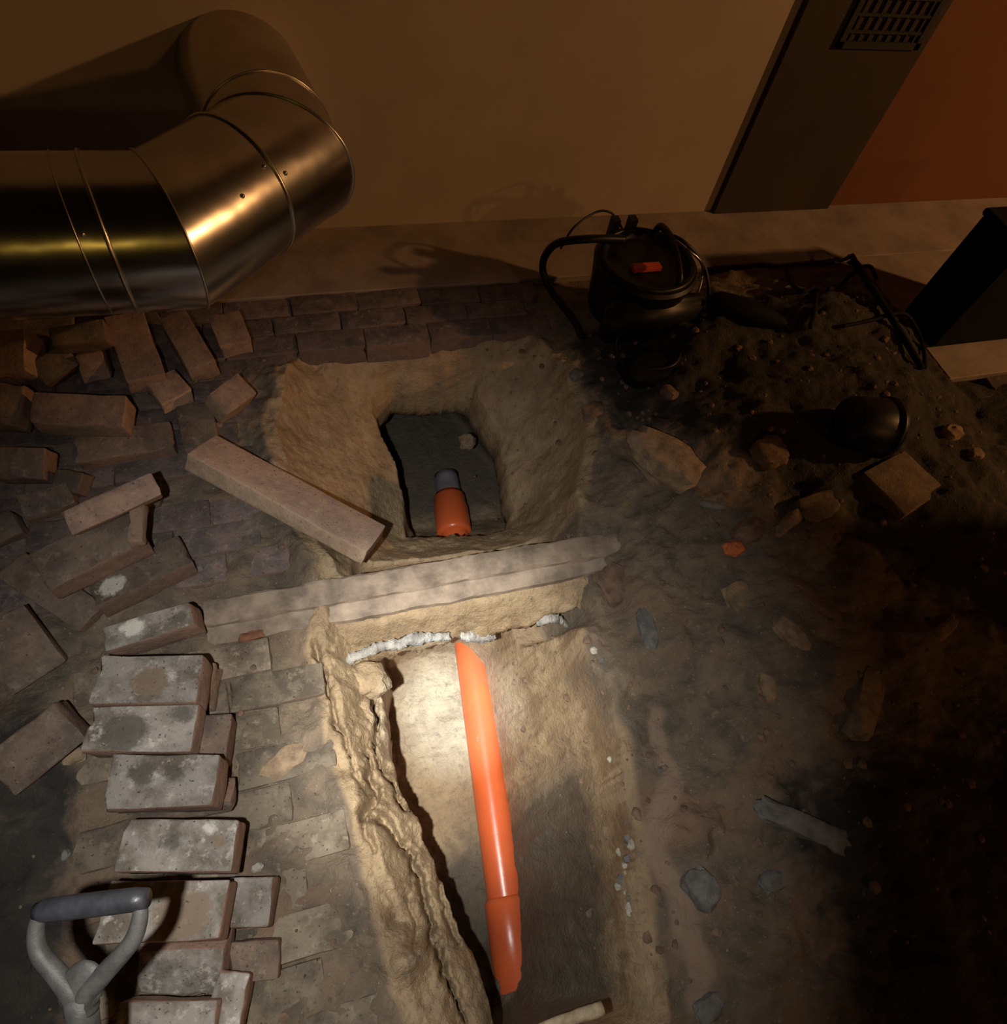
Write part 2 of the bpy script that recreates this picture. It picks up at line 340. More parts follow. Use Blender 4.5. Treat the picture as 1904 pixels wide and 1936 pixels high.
# cracks in the sand shoulder: narrow grooves
CRACKS = [([(604, 1235), (618, 1300), (640, 1380), (662, 1428)], 0.0045, 0.05),
          ([(705, 1300), (706, 1400), (728, 1450), (775, 1520)], 0.005, 0.07),
          ([(732, 1290), (745, 1370), (757, 1415), (738, 1455)], 0.0035, 0.05),
          ([(690, 1420), (700, 1500), (690, 1540), (735, 1560), (770, 1610), (800, 1700), (830, 1790), (850, 1860), (880, 1930)], 0.006, 0.08),
          ([(660, 1430), (685, 1500), (695, 1570), (705, 1610)], 0.0035, 0.03),
          ([(760, 1690), (775, 1740), (800, 1800)], 0.0035, 0.025),
          ([(822, 1630), (850, 1720), (868, 1790)], 0.004, 0.04)]
for pl, wd, dp in CRACKS:
    q = P2(pl, -0.08); wj = 0.020 * fbm(GX, GY, 18, 5, 0.65); wk = 0.020 * fbm(GX + 4, GY, 18, 5, 0.65)
    d = seg_dist(GX + wj, GY + wk, q, False)
    w_ = wd * (0.7 + 1.0 * np.clip(0.5 + fbm(GX + 8, GY, 9, 2), 0, 1.2))
    GZ = GZ - dp * np.exp(-(d / w_) ** 2) * (GZ > -0.4)
# flaking clay on the shoulder: small terraces
q = np.where((dB > -0.04) & (dE < 0.02) & (GX < 0.25), 1.0, 0.0)
fl = fbm(GX, GY, 16, 5, 0.6) * 4; GZ = GZ + q * 0.007 * (np.floor(fl * 1.6) / 1.6 - 0.2 * fl) * sstep(-0.04, 0.0, dB) * sstep(0.02, 0.0, dE)
GZ = GZ + 0.004 * fbm(GX, GY, 90, 2) * (1 - 0.5 * (GZ > -0.02))
GXs, GYs = GX.copy(), GY.copy()
# undercuts: the deep parts widen below their edges
ua = np.where((dI > 0) & (dA > 0), sstep(0.01, 0.035, dI), 0)
GYs += ua * 0.34 * sstep(1.18, 1.42, GY); GXs += ua * (0.16 * sstep(0.44, 0.56, GX) - 0.05 * sstep(0.22, 0.12, GX))
ub = np.where((dE > 0) & (dB > 0), sstep(0.004, 0.05, dE), 0) * sstep(0.30, 0.12, GX - 0.15 * (0.5 - GY)) * sstep(0.62, 0.5, GY)
GXs -= ub * 0.035
ny, nx = GX.shape
me = bpy.data.meshes.new('floor')
co = np.stack([GXs, GYs, GZ], -1).reshape(-1, 3)
idx = np.arange(ny * nx).reshape(ny, nx)
fa = np.stack([idx[:-1, :-1], idx[:-1, 1:], idx[1:, 1:], idx[1:, :-1]], -1).reshape(-1, 4)
me.vertices.add(len(co)); me.vertices.foreach_set('co', co.ravel())
me.loops.add(fa.size); me.loops.foreach_set('vertex_index', fa.ravel())
me.polygons.add(len(fa)); me.polygons.foreach_set('loop_start', np.arange(0, fa.size, 4)); me.polygons.foreach_set('loop_total', np.full(len(fa), 4))
me.update(calc_edges=True)
sand = np.maximum(sstep(-0.07, -0.01, dB), sstep(-0.06, 0.0, dA))
sand = np.maximum(sand * (1 - 0.95 * sstep(0.45, 0.60, GX + 0.05 * fbm(GX, GY, 6, 4)) * sstep(0.9, 0.7, GY)), 0)
damp_shade = sstep(0.36, 0.02, GY - 0.45 * (GX - 0.35)) * sstep(-0.08, -0.30, GZ) * sstep(0.06, 0.2, GX) * sstep(0.62, 0.5, GX) * (GY < 0.3)  # wet sand, darkened further to paint the torch falling off down the trench
damp_shade = np.maximum(damp_shade, (0.55 + 0.6 * sstep(1.15, 1.35, GYs)) * ((dI > 0) & (dA > 0)) * sstep(-0.25, -0.4, GZ))  # painted gloom at the back of the far pit
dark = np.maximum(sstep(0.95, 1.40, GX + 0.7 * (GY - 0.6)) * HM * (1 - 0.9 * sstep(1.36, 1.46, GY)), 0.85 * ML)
dark = np.maximum(dark, HM * sstep(0.25, -0.15, GY) * sstep(0.6, 0.9, GX))  # shade over the near right of the heap, painted into the earth
col = np.stack([sand, damp_shade, dark, np.ones_like(sand)], -1).reshape(-1, 4).astype(np.float32)
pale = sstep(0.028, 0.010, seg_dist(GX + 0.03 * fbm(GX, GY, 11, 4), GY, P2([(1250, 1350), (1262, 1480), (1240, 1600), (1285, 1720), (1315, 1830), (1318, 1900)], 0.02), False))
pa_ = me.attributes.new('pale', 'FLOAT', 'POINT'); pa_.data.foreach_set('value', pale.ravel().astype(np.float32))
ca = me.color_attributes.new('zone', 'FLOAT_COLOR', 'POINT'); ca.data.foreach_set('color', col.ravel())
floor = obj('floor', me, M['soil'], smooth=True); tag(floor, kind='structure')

def zat(x, y):
    i = np.clip(np.searchsorted(gx, x) - 1, 0, nx - 2); j = np.clip(np.searchsorted(gy, y) - 1, 0, ny - 2)
    return float(GZ[j:j + 2, i:i + 2].mean())
def hit(px, py):                                                         # where a view ray meets the ground
    v = ray(px, py); t = 0.9
    while t < 6:
        p = np.array([0, 0, CAM_H]) + v * t
        if p[2] < zat(p[0], p[1]): break
        t += 0.006
    return Vector(p)

# ------------------------------------------------------------------ brick meshes
def box_bm(lx, ly, lz, bev=0.004, seg=2, jit=0.0012, seed=0, sub=0):
    r = random.Random(seed); bm = bmesh.new(); bmesh.ops.create_cube(bm, size=1)
    for v in bm.verts: v.co = Vector((v.co.x * lx, v.co.y * ly, v.co.z * lz)) + Vector((r.uniform(-1, 1), r.uniform(-1, 1), r.uniform(-1, 1))) * jit * 2
    if bev: bmesh.ops.bevel(bm, geom=list(bm.edges) + list(bm.verts), offset=bev, segments=seg, affect='EDGES', profile=0.6)
    if sub:
        bmesh.ops.subdivide_edges(bm, edges=[e for e in bm.edges if e.calc_length() > 0.02], cuts=sub, use_grid_fill=True)
        for v in bm.verts:
            v.co += 0.0022 * Vector(mnoise.noise_vector(v.co * 38 + Vector((seed * 3.1, 0, 0)))) + 0.0011 * Vector(mnoise.noise_vector(v.co * 120))
    return bm
def brick_mesh(lx, ly, lz, seed, mat, bev=0.0045, chip=True):
    bm = box_bm(lx, ly, lz, bev, 2, 0.0015, seed, 3)
    if chip:
        r = random.Random(seed + 99)
        for k in range(3):
            c = Vector((r.choice((-1, 1)) * lx / 2, r.choice((-1, 1)) * ly / 2, lz / 2 if r.random() < 0.8 else -lz / 2))
            ax = r.randrange(3); c[ax] *= r.uniform(-1, 1); R = r.uniform(0.012, 0.022)
            for v in bm.verts:
                dd = (v.co - c).length
                if dd < R: v.co -= (v.co.normalized() * (R - dd) * 0.45)
    me = bpy.data.meshes.new('brick'); bm.normal_update(); bm.to_mesh(me); bm.free()
    auto_smooth(me, 0.9); me.materials.append(mat); return me

# ---- the paving: bricks on edge in stretcher bond, children of the floor
PV = [brick_mesh(0.194, 0.073, 0.075, s, M['paver'] if s % 2 else M['paver_dark'], 0.006) for s in range(8)]
PVM = PV[1::2]; PVD = PV[0::2]
HALF = [brick_mesh(0.094, 0.073, 0.075, 60 + s, M['paver'], 0.006) for s in range(3)]
HALFD = [brick_mesh(0.094, 0.073, 0.075, 70 + s, M['brick_dark'], 0.006) for s in range(3)]
def paver(x, y, dz=0.0, dark=False, half=False, tilt=0.012, rz=0.0):
    me = random.choice((HALFD if dark else HALF) if half else (PVD if dark else PVM))
    o = bpy.data.objects.new('brick', me); C.objects.link(o); o.parent = floor
    o.location = (x, y, -0.0375 + dz); o.rotation_euler = (random.uniform(-tilt, tilt), random.uniform(-tilt, tilt), rz + random.uniform(-0.02, 0.02) + (math.pi if random.random() < 0.5 else 0))
    return o
P_ = 0.0775; Y0 = 0.178
def pit_at(x, y):
    X = np.array([[x]]); Y = np.array([[y]])
    return max(sd(X, Y, RIM_B)[0, 0], sd(X, Y, RIM_A)[0, 0])
for k in range(-6, 20):
    y = Y0 + k * P_
    if 0.60 < y < 0.755 : continue                                       # the edging lies here
    if y > 1.66: continue
    xr = np.interp(y, [-0.2, 0.03, 0.18, 0.33, 0.49, 0.60, 0.80, 1.0, 1.2, 1.45], [-0.03, -0.045, -0.065, -0.072, -0.075, -0.08, -0.06, -0.10, -0.11, -0.05])
    if k % 2: xr -= 0.098
    if y > 1.47: xr = 0.76 if k % 2 else 0.70
    n = 0
    x = xr - 0.097
    while x > -1.0:
        ok = True
        if x < -0.55 and y < 0.62: ok = False                           # buried under loose earth
        if x < -0.62 and y > 0.62 and random.random() < 0.25: ok = False
        if pit_at(x + 0.06, y) > 0.02 or pit_at(x - 0.06, y) > 0.02: ok = False
        if k % 2 == 1 and n == 0 and y < 1.4 and random.random() < 0.15: ok = False
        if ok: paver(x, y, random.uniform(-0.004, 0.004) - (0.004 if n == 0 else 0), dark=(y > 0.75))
        n += 1; x -= 0.1965
# dark half bricks left in the toothed recesses, a little lower
for k in (-3, -1, 1, 3):
    y = Y0 + k * P_; xr = np.interp(y, [-0.2, 0.03, 0.18, 0.33, 0.49], [-0.03, -0.045, -0.065, -0.072, -0.075]) - 0.098
    o = paver(xr + 0.045, y, -0.034, half=True, dark=True)
# right-hand paving beyond the heap, dark
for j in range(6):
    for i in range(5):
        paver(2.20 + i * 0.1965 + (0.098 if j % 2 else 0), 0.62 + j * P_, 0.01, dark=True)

# ------------------------------------------------------------------ setting: walls, column, apron
def slab(name, x0, x1, y0, y1, z0, z1, mat, kind='structure', parent=None, bev=0.003):
    bm = box_bm(x1 - x0, y1 - y0, z1 - z0, bev, 1, 0.0)
    o = obj(name, bm, mat, parent); o.location = ((x0 + x1) / 2, (y0 + y1) / 2, (z0 + z1) / 2) if parent is None else ((x0 + x1) / 2, (y0 + y1) / 2, (z0 + z1) / 2)
    if kind: tag(o, kind=kind)
    return o
WY = 2.005
slab('wall_back', -3.2, 1.60, WY, WY + 0.2, -0.8, 2.9, M['wall'])
slab('wall_right', 2.10, 5.2, WY, WY + 0.2, -0.8, 2.9, M['wall_orange'])
slab('trim_1', -3.2, 5.2, 1.690, WY + 0.001, -0.10, 0.004, M['slab'])                 # concrete apron along the wall
slab('trim_2', 2.07, 5.2, 1.06, 1.690, -0.10, 0.002, M['slab'])                # its wider part at the right
column = slab('trim_3', 1.585, 2.118, WY - 0.022, WY + 0.18, -0.02, 2.9, M['column'])
# vent grille near the top of the column
g0 = aty(1578, 88, WY - 0.022); gl = g0.x - 1.8515
zb = g0.z - 0.0; cz = (2.88) / 2 + -0.02 + 0.02
cl = Vector(column.location)
fr = bmesh.new()
def add_box(bm, x0, x1, y0, y1, z0, z1, off=Vector((0, 0, 0))):
    r = bmesh.ops.create_cube(bm, size=1)
    for v in r['verts']: v.co = Vector((x0 + (v.co.x + .5) * (x1 - x0), y0 + (v.co.y + .5) * (y1 - y0), z0 + (v.co.z + .5) * (z1 - z0))) - off
gx0, gx1, gz0, gz1 = g0.x, g0.x + 0.40, g0.z, g0.z + 0.42
gx1 = min(gx1, 2.08)
yf = WY - 0.022
for a in ((gx0, gx1, gz0, gz0 + .02), (gx0, gx1, gz1 - .02, gz1), (gx0, gx0 + .02, gz0, gz1), (gx1 - .02, gx1, gz0, gz1)): add_box(fr, a[0], a[1], yf - 0.012, yf + 0.004, a[2], a[3], cl)
obj('vent_frame', fr, M['vent'], column)
nb = 9
for i in range(1, nb):
    b = bmesh.new(); xx = gx0 + (gx1 - gx0) * i / nb; add_box(b, xx - .004, xx + .004, yf - 0.008, yf + 0.002, gz0, gz1, cl); obj('vent_bar', b, M['vent'], column)
    b = bmesh.new(); zz = gz0 + (gz1 - gz0) * i / nb; add_box(b, gx0, gx1, yf - 0.010, yf + 0.002, zz - .004, zz + .004, cl); obj('vent_bar', b, M['vent'], column)
# unseen panel added at the right to keep street light off the near ground
slab('light_blocker', 3.0, 3.05, -3.2, 0.125, -0.2, 2.9, M['wall'])

# ------------------------------------------------------------------ tubes
def tube_bm(pts, rad, seg=12, bm=None, cap=True, closed=False):
    bm = bm or bmesh.new(); pts = [Vector(p) for p in pts]; n = len(pts)
    rads = rad if isinstance(rad, (list, tuple)) else [rad] * n
    rings = []; prev = None
    for i, p in enumerate(pts):
        if closed: t = (pts[(i + 1) % n] - pts[i - 1]).normalized()
        else: t = (pts[min(i + 1, n - 1)] - pts[max(i - 1, 0)]).normalized()
        if prev is None: prev = t.orthogonal().normalized()
        a = (prev - t * prev.dot(t)).normalized(); b = t.cross(a); prev = a
        rings.append([bm.verts.new(p + (a * math.cos(2 * math.pi * k / seg) + b * math.sin(2 * math.pi * k / seg)) * rads[i]) for k in range(seg)])
    for i in range(n if closed else n - 1):
        A, B = rings[i], rings[(i + 1) % n]
        for k in range(seg): bm.faces.new((A[k], A[(k + 1) % seg], B[(k + 1) % seg], B[k]))
    if cap and not closed:
        bm.faces.new(rings[0][::-1]); bm.faces.new(rings[-1])
    return bm
def smooth_path(pts, n=8):
    pts = [Vector(p) for p in pts]; out = []
    for i in range(len(pts) - 1):
        p0, p1, p2, p3 = pts[max(i - 1, 0)], pts[i], pts[i + 1], pts[min(i + 2, len(pts) - 1)]
        for k in range(n):
            t = k / n; out.append(0.5 * ((2 * p1) + (p2 - p0) * t + (2 * p0 - 5 * p1 + 4 * p2 - p3) * t * t + (3 * p1 - p0 - 3 * p2 + p3) * t ** 3))
    out.append(pts[-1]); return out

# ------------------------------------------------------------------ silver ventilation duct
ZD, RD = 0.468, 0.158
D = [Vector((-1.9, 1.395, ZD)), Vector((-0.245, 1.366, ZD)), Vector((0.005, 1.615, ZD)), Vector((-0.062, WY + 0.02, ZD))]
duct = empty('ventilation_duct', (-0.3, 1.4, ZD - RD), 'large silver metal ventilation duct bending across the loose bricks into the wall', 'duct')
def mitre_ring(p, t, n, R=RD, seg=48):
    """ring where a tube of direction t meets the plane through p with normal n"""
    a = Vector((0, 0, 1)); b = t.cross(a).normalized(); out = []
    for k in range(seg):
        an = 2 * math.pi * k / seg; o = (a * math.cos(an) + b * math.sin(an)) * R
        s = -o.dot(n) / t.dot(n); out.append(p + o + t * s)
    return out
dl = Vector(duct.location)
dirs = [(D[i + 1] - D[i]).normalized() for i in range(3)]
nrm = [dirs[0], (dirs[0] + dirs[1]).normalized(), (dirs[1] + dirs[2]).normalized(), Vector((0, 1, 0))]
def section(p, tp, n0, q, n1, R=RD):
    bm = bmesh.new(); A = mitre_ring(p, tp, n0, R); B = mitre_ring(q, tp, n1, R); steps = 6; rings = []
    for s in range(steps + 1):
        f = s / steps; rings.append([bm.verts.new(A[k].lerp(B[k], f) - dl) for k in range(48)])
    for i in range(steps):
        for k in range(48): bm.faces.new((rings[i][k], rings[i + 1][k], rings[i + 1][(k + 1) % 48], rings[i][(k + 1) % 48]))
    return bm
for i in range(3):
    s = section(D[i], dirs[i], nrm[i], D[i + 1], nrm[i + 1]); obj('duct_section', s, M['duct'], duct, True)
def seam(p, t, n, r=0.004, R=RD):
    ring = mitre_ring(p, t, n, R + 0.001); obj('seam', tube_bm([v - dl for v in ring], r, 6, closed=True), M['duct_seam'], duct, True)
seam(D[1], dirs[0], nrm[1], 0.0035); seam(D[2], dirs[1], nrm[2], 0.0035)
tilt0 = (dirs[0] + Vector((0, 0.22, 0))).normalized()
for f, r in ((0.115, 0.0045), (0.165, 0.002), (0.42, 0.004)): seam(D[1] - dirs[0] * f, dirs[0], tilt0, r)
L1 = (D[2] - D[1]).length
seam(D[1] + dirs[1] * L1 * 0.60, dirs[1], dirs[1], 0.0045)
seam(D[2] + dirs[2] * 0.10, dirs[2], dirs[2], 0.003)
# screws and a dimple in the sheet
for i, f, an in ((1, 0.30, 0.95), (1, 0.55, 0.8), (0, -0.125, 0.92), (1, 0.66, 1.0)):
    p = D[1] + dirs[i] * (L1 * f if i else f); b = dirs[i].cross(Vector((0, 0, 1))); q = p + (Vector((0, 0, 1)) * math.cos(an) + b * math.sin(an)) * RD
    bm = bmesh.new(); bmesh.ops.create_uvsphere(bm, u_segments=10, v_segments=6, radius=0.005)
    for v in bm.verts: v.co += q - dl
    obj('screw', bm, M['duct_seam'], duct, True)

# ------------------------------------------------------------------ orange sewer pipe
pa, pb = at(985, 1905, -0.555), at(888, 1215, -0.55)
pdir = (pb - pa).normalized(); p0 = pa - pdir * 0.10; p1 = pa + pdir * ((1.24 - pa.y) / pdir.y)
pipe = empty('sewer_pipe', (p0 + p1) / 2 + Vector((0, 0, -0.05)), 'orange plastic sewer pipe running along the bottom of the sandy trench', 'pipe')
pl = Vector(pipe.location)
obj('pipe_barrel', tube_bm([p0.lerp(p1, t / 30) - pl for t in range(31)], 0.049, 32), M['pvc'], pipe, True)
ca_ = at(842, 985, -0.55); c0 = p0 + pdir * ((1.075 - p0.y) / pdir.y); c1 = c0 + pdir * 0.16
prof = [(0.0, 0.0495), (0.004, 0.060), (0.02, 0.061), (0.10, 0.061), (0.115, 0.057), (0.15, 0.056), (0.16, 0.0495)]
obj('pipe_collar', tube_bm([c0 + pdir * a - pl for a, r in prof], [r for a, r in prof], 32), M['pvc'], pipe, True)
e0 = p0 + pdir * ((-0.03 - p0.y) / pdir.y)
prof = [(-0.20, 0.050), (-0.19, 0.058), (0.0, 0.058), (0.012, 0.050)]
obj('pipe_socket', tube_bm([e0 + pdir * a - pl for a, r in prof], [r for a, r in prof], 32), M['pvc'], pipe, True)
g0_ = c1 - pdir * 0.01; gp = [g0_ + pdir * t + Vector((0, 0, 0.0)) for t in (0, 0.03, 0.06, 0.08, 0.10)]
o = obj('pipe_stub', tube_bm([p - pl for p in gp], [0.044, 0.044, 0.043, 0.042, 0.042], 24), M['pipe_grey'], pipe, True); o['label'] = 'dull grey pipe end beyond the orange collar'

# ------------------------------------------------------------------ edging strip over the pit, the sand under it
ed0, ed1 = at(388, 1163, 0.012), at(1262, 1013, 0.0)
edl = (ed1 - ed0).length; edang = math.atan2(ed1.y - ed0.y, ed1.x - ed0.x)
def edging():
    prof = [(0.030, -0.075), (0.030, 0.010), (0.022, 0.014), (-0.022, 0.012), (-0.028, 0.006), (-0.030, -0.006), (-0.036, -0.010), (-0.060, -0.012), (-0.066, -0.018), (-0.066, -0.075)]
    bm = bmesh.new(); n = 90; rings = []
    for i in range(n + 1):
        x = edl * i / n; r = []
        for j, (y, z) in enumerate(prof):
            nz = mnoise.noise(Vector((x * 14, y * 30, j))) * 0.004 + mnoise.noise(Vector((x * 60, j * 3.3, 1))) * 0.0018
            fade = max(0, (x / edl - 0.72) / 0.28)
            yy = y + nz; zz = z + nz * 0.6
            if z > -0.05: zz -= fade * 0.016
            if j in (6, 7, 8): yy += fade * 0.028; zz += 0.0
            if i == 0: yy *= 0.9
            r.append(bm.verts.new((x + (0.004 * mnoise.noise(Vector((j, 2, 3))) if i in (0, n) else 0), yy, zz)))
        rings.append(r)
    m = len(prof)
    for i in range(n):
        for j in range(m): bm.faces.new((rings[i][j], rings[i][(j + 1) % m], rings[i + 1][(j + 1) % m], rings[i + 1][j]))
    bm.faces.new(rings[0][::-1]); bm.faces.new(rings[-1])
    bmesh.ops.recalc_face_normals(bm, faces=bm.faces); return bm
ed = obj('concrete_edging', edging(), M['edging']); ed.location = ed0; ed.rotation_euler = (0, 0, edang)
auto_smooth(ed.data, 0.6); tag(ed, 'long stepped concrete edging strip lying across the dig between the two pits', 'edging')
def bridge():
    bm = bmesh.new(); n = 120; rings = []
    xs = np.linspace(-0.10, 0.68, n + 1)
    # bottom edge heights along x
    bz = np.interp(xs, [-0.10, 0.0, 0.04, 0.10, 0.18, 0.26, 0.36, 0.42, 0.48, 0.55, 0.62, 0.68], [-0.11, -0.12, -0.155, -0.14, -0.13, -0.125, -0.13, -0.115, -0.085, -0.08, -0.11, -0.13])
    for i, x in enumerate(xs):
        b = bz[i] + 0.018 * mnoise.noise(Vector((x * 30, 0, 0))) + 0.008 * mnoise.noise(Vector((x * 110, 4, 0)))
        q = []
        secs = [(0.735, -0.05), (0.64, -0.045), (0.615, -0.02), (0.600, -0.026), (0.588, -0.05)]
        for s in range(6): f = (s + 1) / 6; secs.append((0.586 - 0.036 * f, -0.05 + (b + 0.05) * f))
        secs += [(0.560, b - 0.012), (0.62, b - 0.02), (0.69, b - 0.03), (0.75, b - 0.04), (0.755, -0.12)]
        for j, (y, z) in enumerate(secs):
            v = Vector((x, y, z)); nn = mnoise.noise(Vector((x * 22, z * 22, j * 0.3))) * 0.014 + mnoise.noise(Vector((x * 55, z * 55, j * 0.5))) * 0.007
            q.append(bm.verts.new((x, y + nn, z + nn * 0.5)))
        rings.append(q)
    m = len(rings[0])
    for i in range(n):
        for j in range(m): bm.faces.new((rings[i][j], rings[i][(j + 1) % m], rings[i + 1][(j + 1) % m], rings[i + 1][j]))
    bm.faces.new(rings[0][::-1]); bm.faces.new(rings[-1]); bmesh.ops.recalc_face_normals(bm, faces=bm.faces)
    return bm
def zone(me, r=1.0, g=0.0, b=0.0):
    a = me.color_attributes.new('zone', 'FLOAT_COLOR', 'POINT'); a.data.foreach_set('color', [r, g, b, 1.0] * len(me.vertices))
sb = obj('sand_bridge', bridge(), M['soil'], floor, True); zone(sb.data, 1.0)

# ------------------------------------------------------------------ irregular lumps
def lump_bm(a, b, c, seed, sub=3, rough=0.22, flat=0.0, boxy=0.0):
    bm = bmesh.new(); bmesh.ops.create_icosphere(bm, subdivisions=sub, radius=1)
    off = Vector((seed * 7.7, seed * 3.1, seed * 1.3))
    for v in bm.verts:
        d = v.co.normalized()
        if boxy:
            mx = max(abs(d.x), abs(d.y), abs(d.z)); d2 = d / mx; v.co = d.lerp(d2, boxy)
        r = 1 + rough * mnoise.noise(d * 1.7 + off) + rough * 0.5 * mnoise.noise(d * 4 + off)
        v.co = Vector((v.co.x * a * r, v.co.y * b * r, v.co.z * c * r))
        if flat and v.co.z < -c * flat: v.co.z = -c * flat
    return bm
# mortar clinging to the lower edge of the sand bridge
def ragged(pts, seed):
    pts = smooth_path([aty(px, py, y) for px, py, y in pts], 14); bm = bmesh.new(); n = len(pts); rings = []
    for i, p in enumerate(pts):
        f = i / (n - 1); e = min(1, f * 5, (1 - f) * 5) * 0.8 + 0.2
        nz = lambda k: mnoise.noise(Vector((i * 0.12, k * 0.9, seed))) * 1.3 + 0.5 * mnoise.noise(Vector((i * 0.6, k * 1.7, seed)))
        hgt = (0.014 + 0.016 * nz(1)) * e; low = (0.005 + 0.010 * nz(2)) * e
        prof = [(0.012, hgt), (0.000 - 0.004 * abs(nz(3)), hgt * 0.6), (-0.006 - 0.005 * abs(nz(4)), 0), (-0.003 - 0.004 * abs(nz(5)), -low), (0.010, -low - 0.004), (0.016, 0)]
        rings.append([bm.verts.new(p + Vector((0, a, b)) + 0.006 * Vector(mnoise.noise_vector((p + Vector((0, a, b))) * 45)) + 0.003 * Vector(mnoise.noise_vector((p + Vector((0, a, b))) * 130))) for k, (a, b) in enumerate(prof)])
    m = len(rings[0])
    for i in range(n - 1):
        for j in range(m): bm.faces.new((rings[i][j], rings[i][(j + 1) % m], rings[i + 1][(j + 1) % m], rings[i + 1][j]))
    bm.faces.new(rings[0][::-1]); bm.faces.new(rings[-1]); bmesh.ops.recalc_face_normals(bm, faces=bm.faces); return bm
obj('mortar', ragged([(632, 1278, .528), (662, 1252, .535), (705, 1232, .540), (752, 1220, .543), (800, 1210, .545), (852, 1205, .546)], 1), M['mortar'], floor, True)
obj('mortar', ragged([(872, 1207, .546), (900, 1208, .546), (938, 1204, .546)], 2), M['mortar'], floor, True)
obj('mortar', ragged([(1015, 1180, .546), (1045, 1172, .546), (1072, 1184, .543), (1090, 1204, .538)], 3), M['mortar'], floor, True)

# ------------------------------------------------------------------ loose bricks
def brick3(A, B, D_, t, mat, label, name='loose_brick', cat='brick', group=None, seed=None, chip=True, bev=0.0045):
    """A, B, D_: pixel + height of three corners of the upper face (A-B long edge, A-D short edge); t thickness"""
    a, b, d = at(*A), at(*B), at(*D_)
    u = (b - a); lx = u.length; u.normalize(); wv = d - a; wv -= u * wv.dot(u); ly = wv.length; wv.normalize()
    n = u.cross(wv)
    if n.z < 0: wv2 = wv; n = -n; vv = -wv
    else: vv = wv
    mid = a + u * lx / 2 + wv * ly / 2 - n * t / 2
    sd_ = seed if seed is not None else int(A[0] * 3 + A[1]) % 1000
    me = brick_mesh(lx, ly, t, sd_, mat, bev, chip)
    o = bpy.data.objects.new(name, me); C.objects.link(o)
    o.matrix_world = Matrix(((u.x, vv.x, n.x, mid.x), (u.y, vv.y, n.y, mid.y), (u.z, vv.z, n.z, mid.z), (0, 0, 0, 1)))
    return tag(o, label, cat, group)
G = 'loose bricks lifted from the paving'
HZ, LZ = 0.155, 0.075
bg, bb, br_ = M['brick_grey'], M['brick_brown'], M['brick_red']
def lb(A, B, D_, t, mat, label): return brick3(A, B, D_, t, mat, label, group=G)
# --- the leaning row in the torch light (upper layer), from far to near
lb((188, 1186, .11), (358, 1137, .12), (204, 1232, .10), 0.085, bg, 'grey brick spattered with white mortar beside the left end of the concrete edging')
lb((188, 1240, HZ), (386, 1238, HZ), (178, 1328, HZ), 0.078, bg, 'grey brick with a round brown stain on its face, just below the mortar-spattered one')
lb((172, 1337, .145), (374, 1333, .145), (160, 1424, .14), 0.078, M['brick_grey'], 'dark dusty brick under the brown-stained brick, touching it, crusted with dirt')
lb((213, 1429, HZ), (419, 1424, HZ), (203, 1530, HZ), 0.078, bg, 'grey brick with two dark square patches, fourth down the torch-lit row')
lb((240, 1544, .15), (453, 1546, .15), (225, 1648, .15), 0.078, bg, 'clean grey brick with a small brown spot near its right end')
lb((200, 1668, HZ), (432, 1660, HZ), (186, 1788, HZ), 0.078, bg, 'grey brick directly behind the shovel grip, partly covered by it')
lb((262, 1800, .09), (422, 1796, .09), (240, 1886, .05), 0.078, bg, 'tilted grey brick below the shovel grip, its near edge dipping')
lb((230, 1892, .12), (412, 1888, .12), (222, 1990, .12), 0.078, bg, 'grey brick cut off by the bottom edge of the picture beside the shovel shaft')
# lower layer peeping out at the right
lb((330, 1352, LZ), (438, 1350, LZ), (330, 1440, LZ), 0.075, bb, 'short brown brick end sticking out right of the row beneath the dusty brick')
lb((300, 1250, .06), (408, 1250, .06), (300, 1330, .06), 0.06, br_, 'reddish brick half hidden under the brick with the round brown stain')
lb((430, 1657, .07), (520, 1656, .07), (425, 1756, .07), 0.07, M['brick_grey'], 'reddish grey brick poking out right of the brick behind the shovel grip')
lb((436, 1784, .035), (530, 1776, .035), (430, 1862, .03), 0.07, bb, 'brown brick with a broken slanted end near the bottom of the row')
lb((408, 1838, .085), (472, 1840, .085), (392, 1950, .085), 0.075, bg, 'upright reddish-sided brick at the bottom edge right of the cut-off grey brick')
lb((235, 1527, .08), (436, 1515, .08), (230, 1556, .05), 0.06, bb, 'thin dark brick squeezed between the fourth and fifth bricks of the row')
def stain(brick, key, px, py, z, r):
    c = brick.matrix_basis.inverted() @ at(px, py, z); brick[key] = (c.x, c.y, r)
row = sorted((o for o in C.objects if o.name.startswith('loose_brick')), key=lambda o: o.name)
stain(row[0], 'stain_dark', 335, 1168, .12, .014); stain(row[0], 'stain_dark2', 285, 1213, .11, .024); stain(row[0], 'stain_pale', 250, 1185, .11, .020)
stain(row[1], 'stain_brown', 283, 1287, HZ, .036)
stain(row[2], 'stain_dark', 230, 1385, .145, .042); stain(row[2], 'stain_dark2', 345, 1350, .145, .02)
stain(row[3], 'stain_dark', 268, 1463, HZ, .024); stain(row[3], 'stain_dark2', 327, 1460, HZ, .018)
stain(row[4], 'stain_brown', 411, 1590, .15, .010); stain(row[4], 'stain_pale', 398, 1566, .15, .009); stain(row[4], 'stain_dark', 322, 1590, .15, .016)
stain(row[5], 'stain_brown', 345, 1728, HZ, .044)
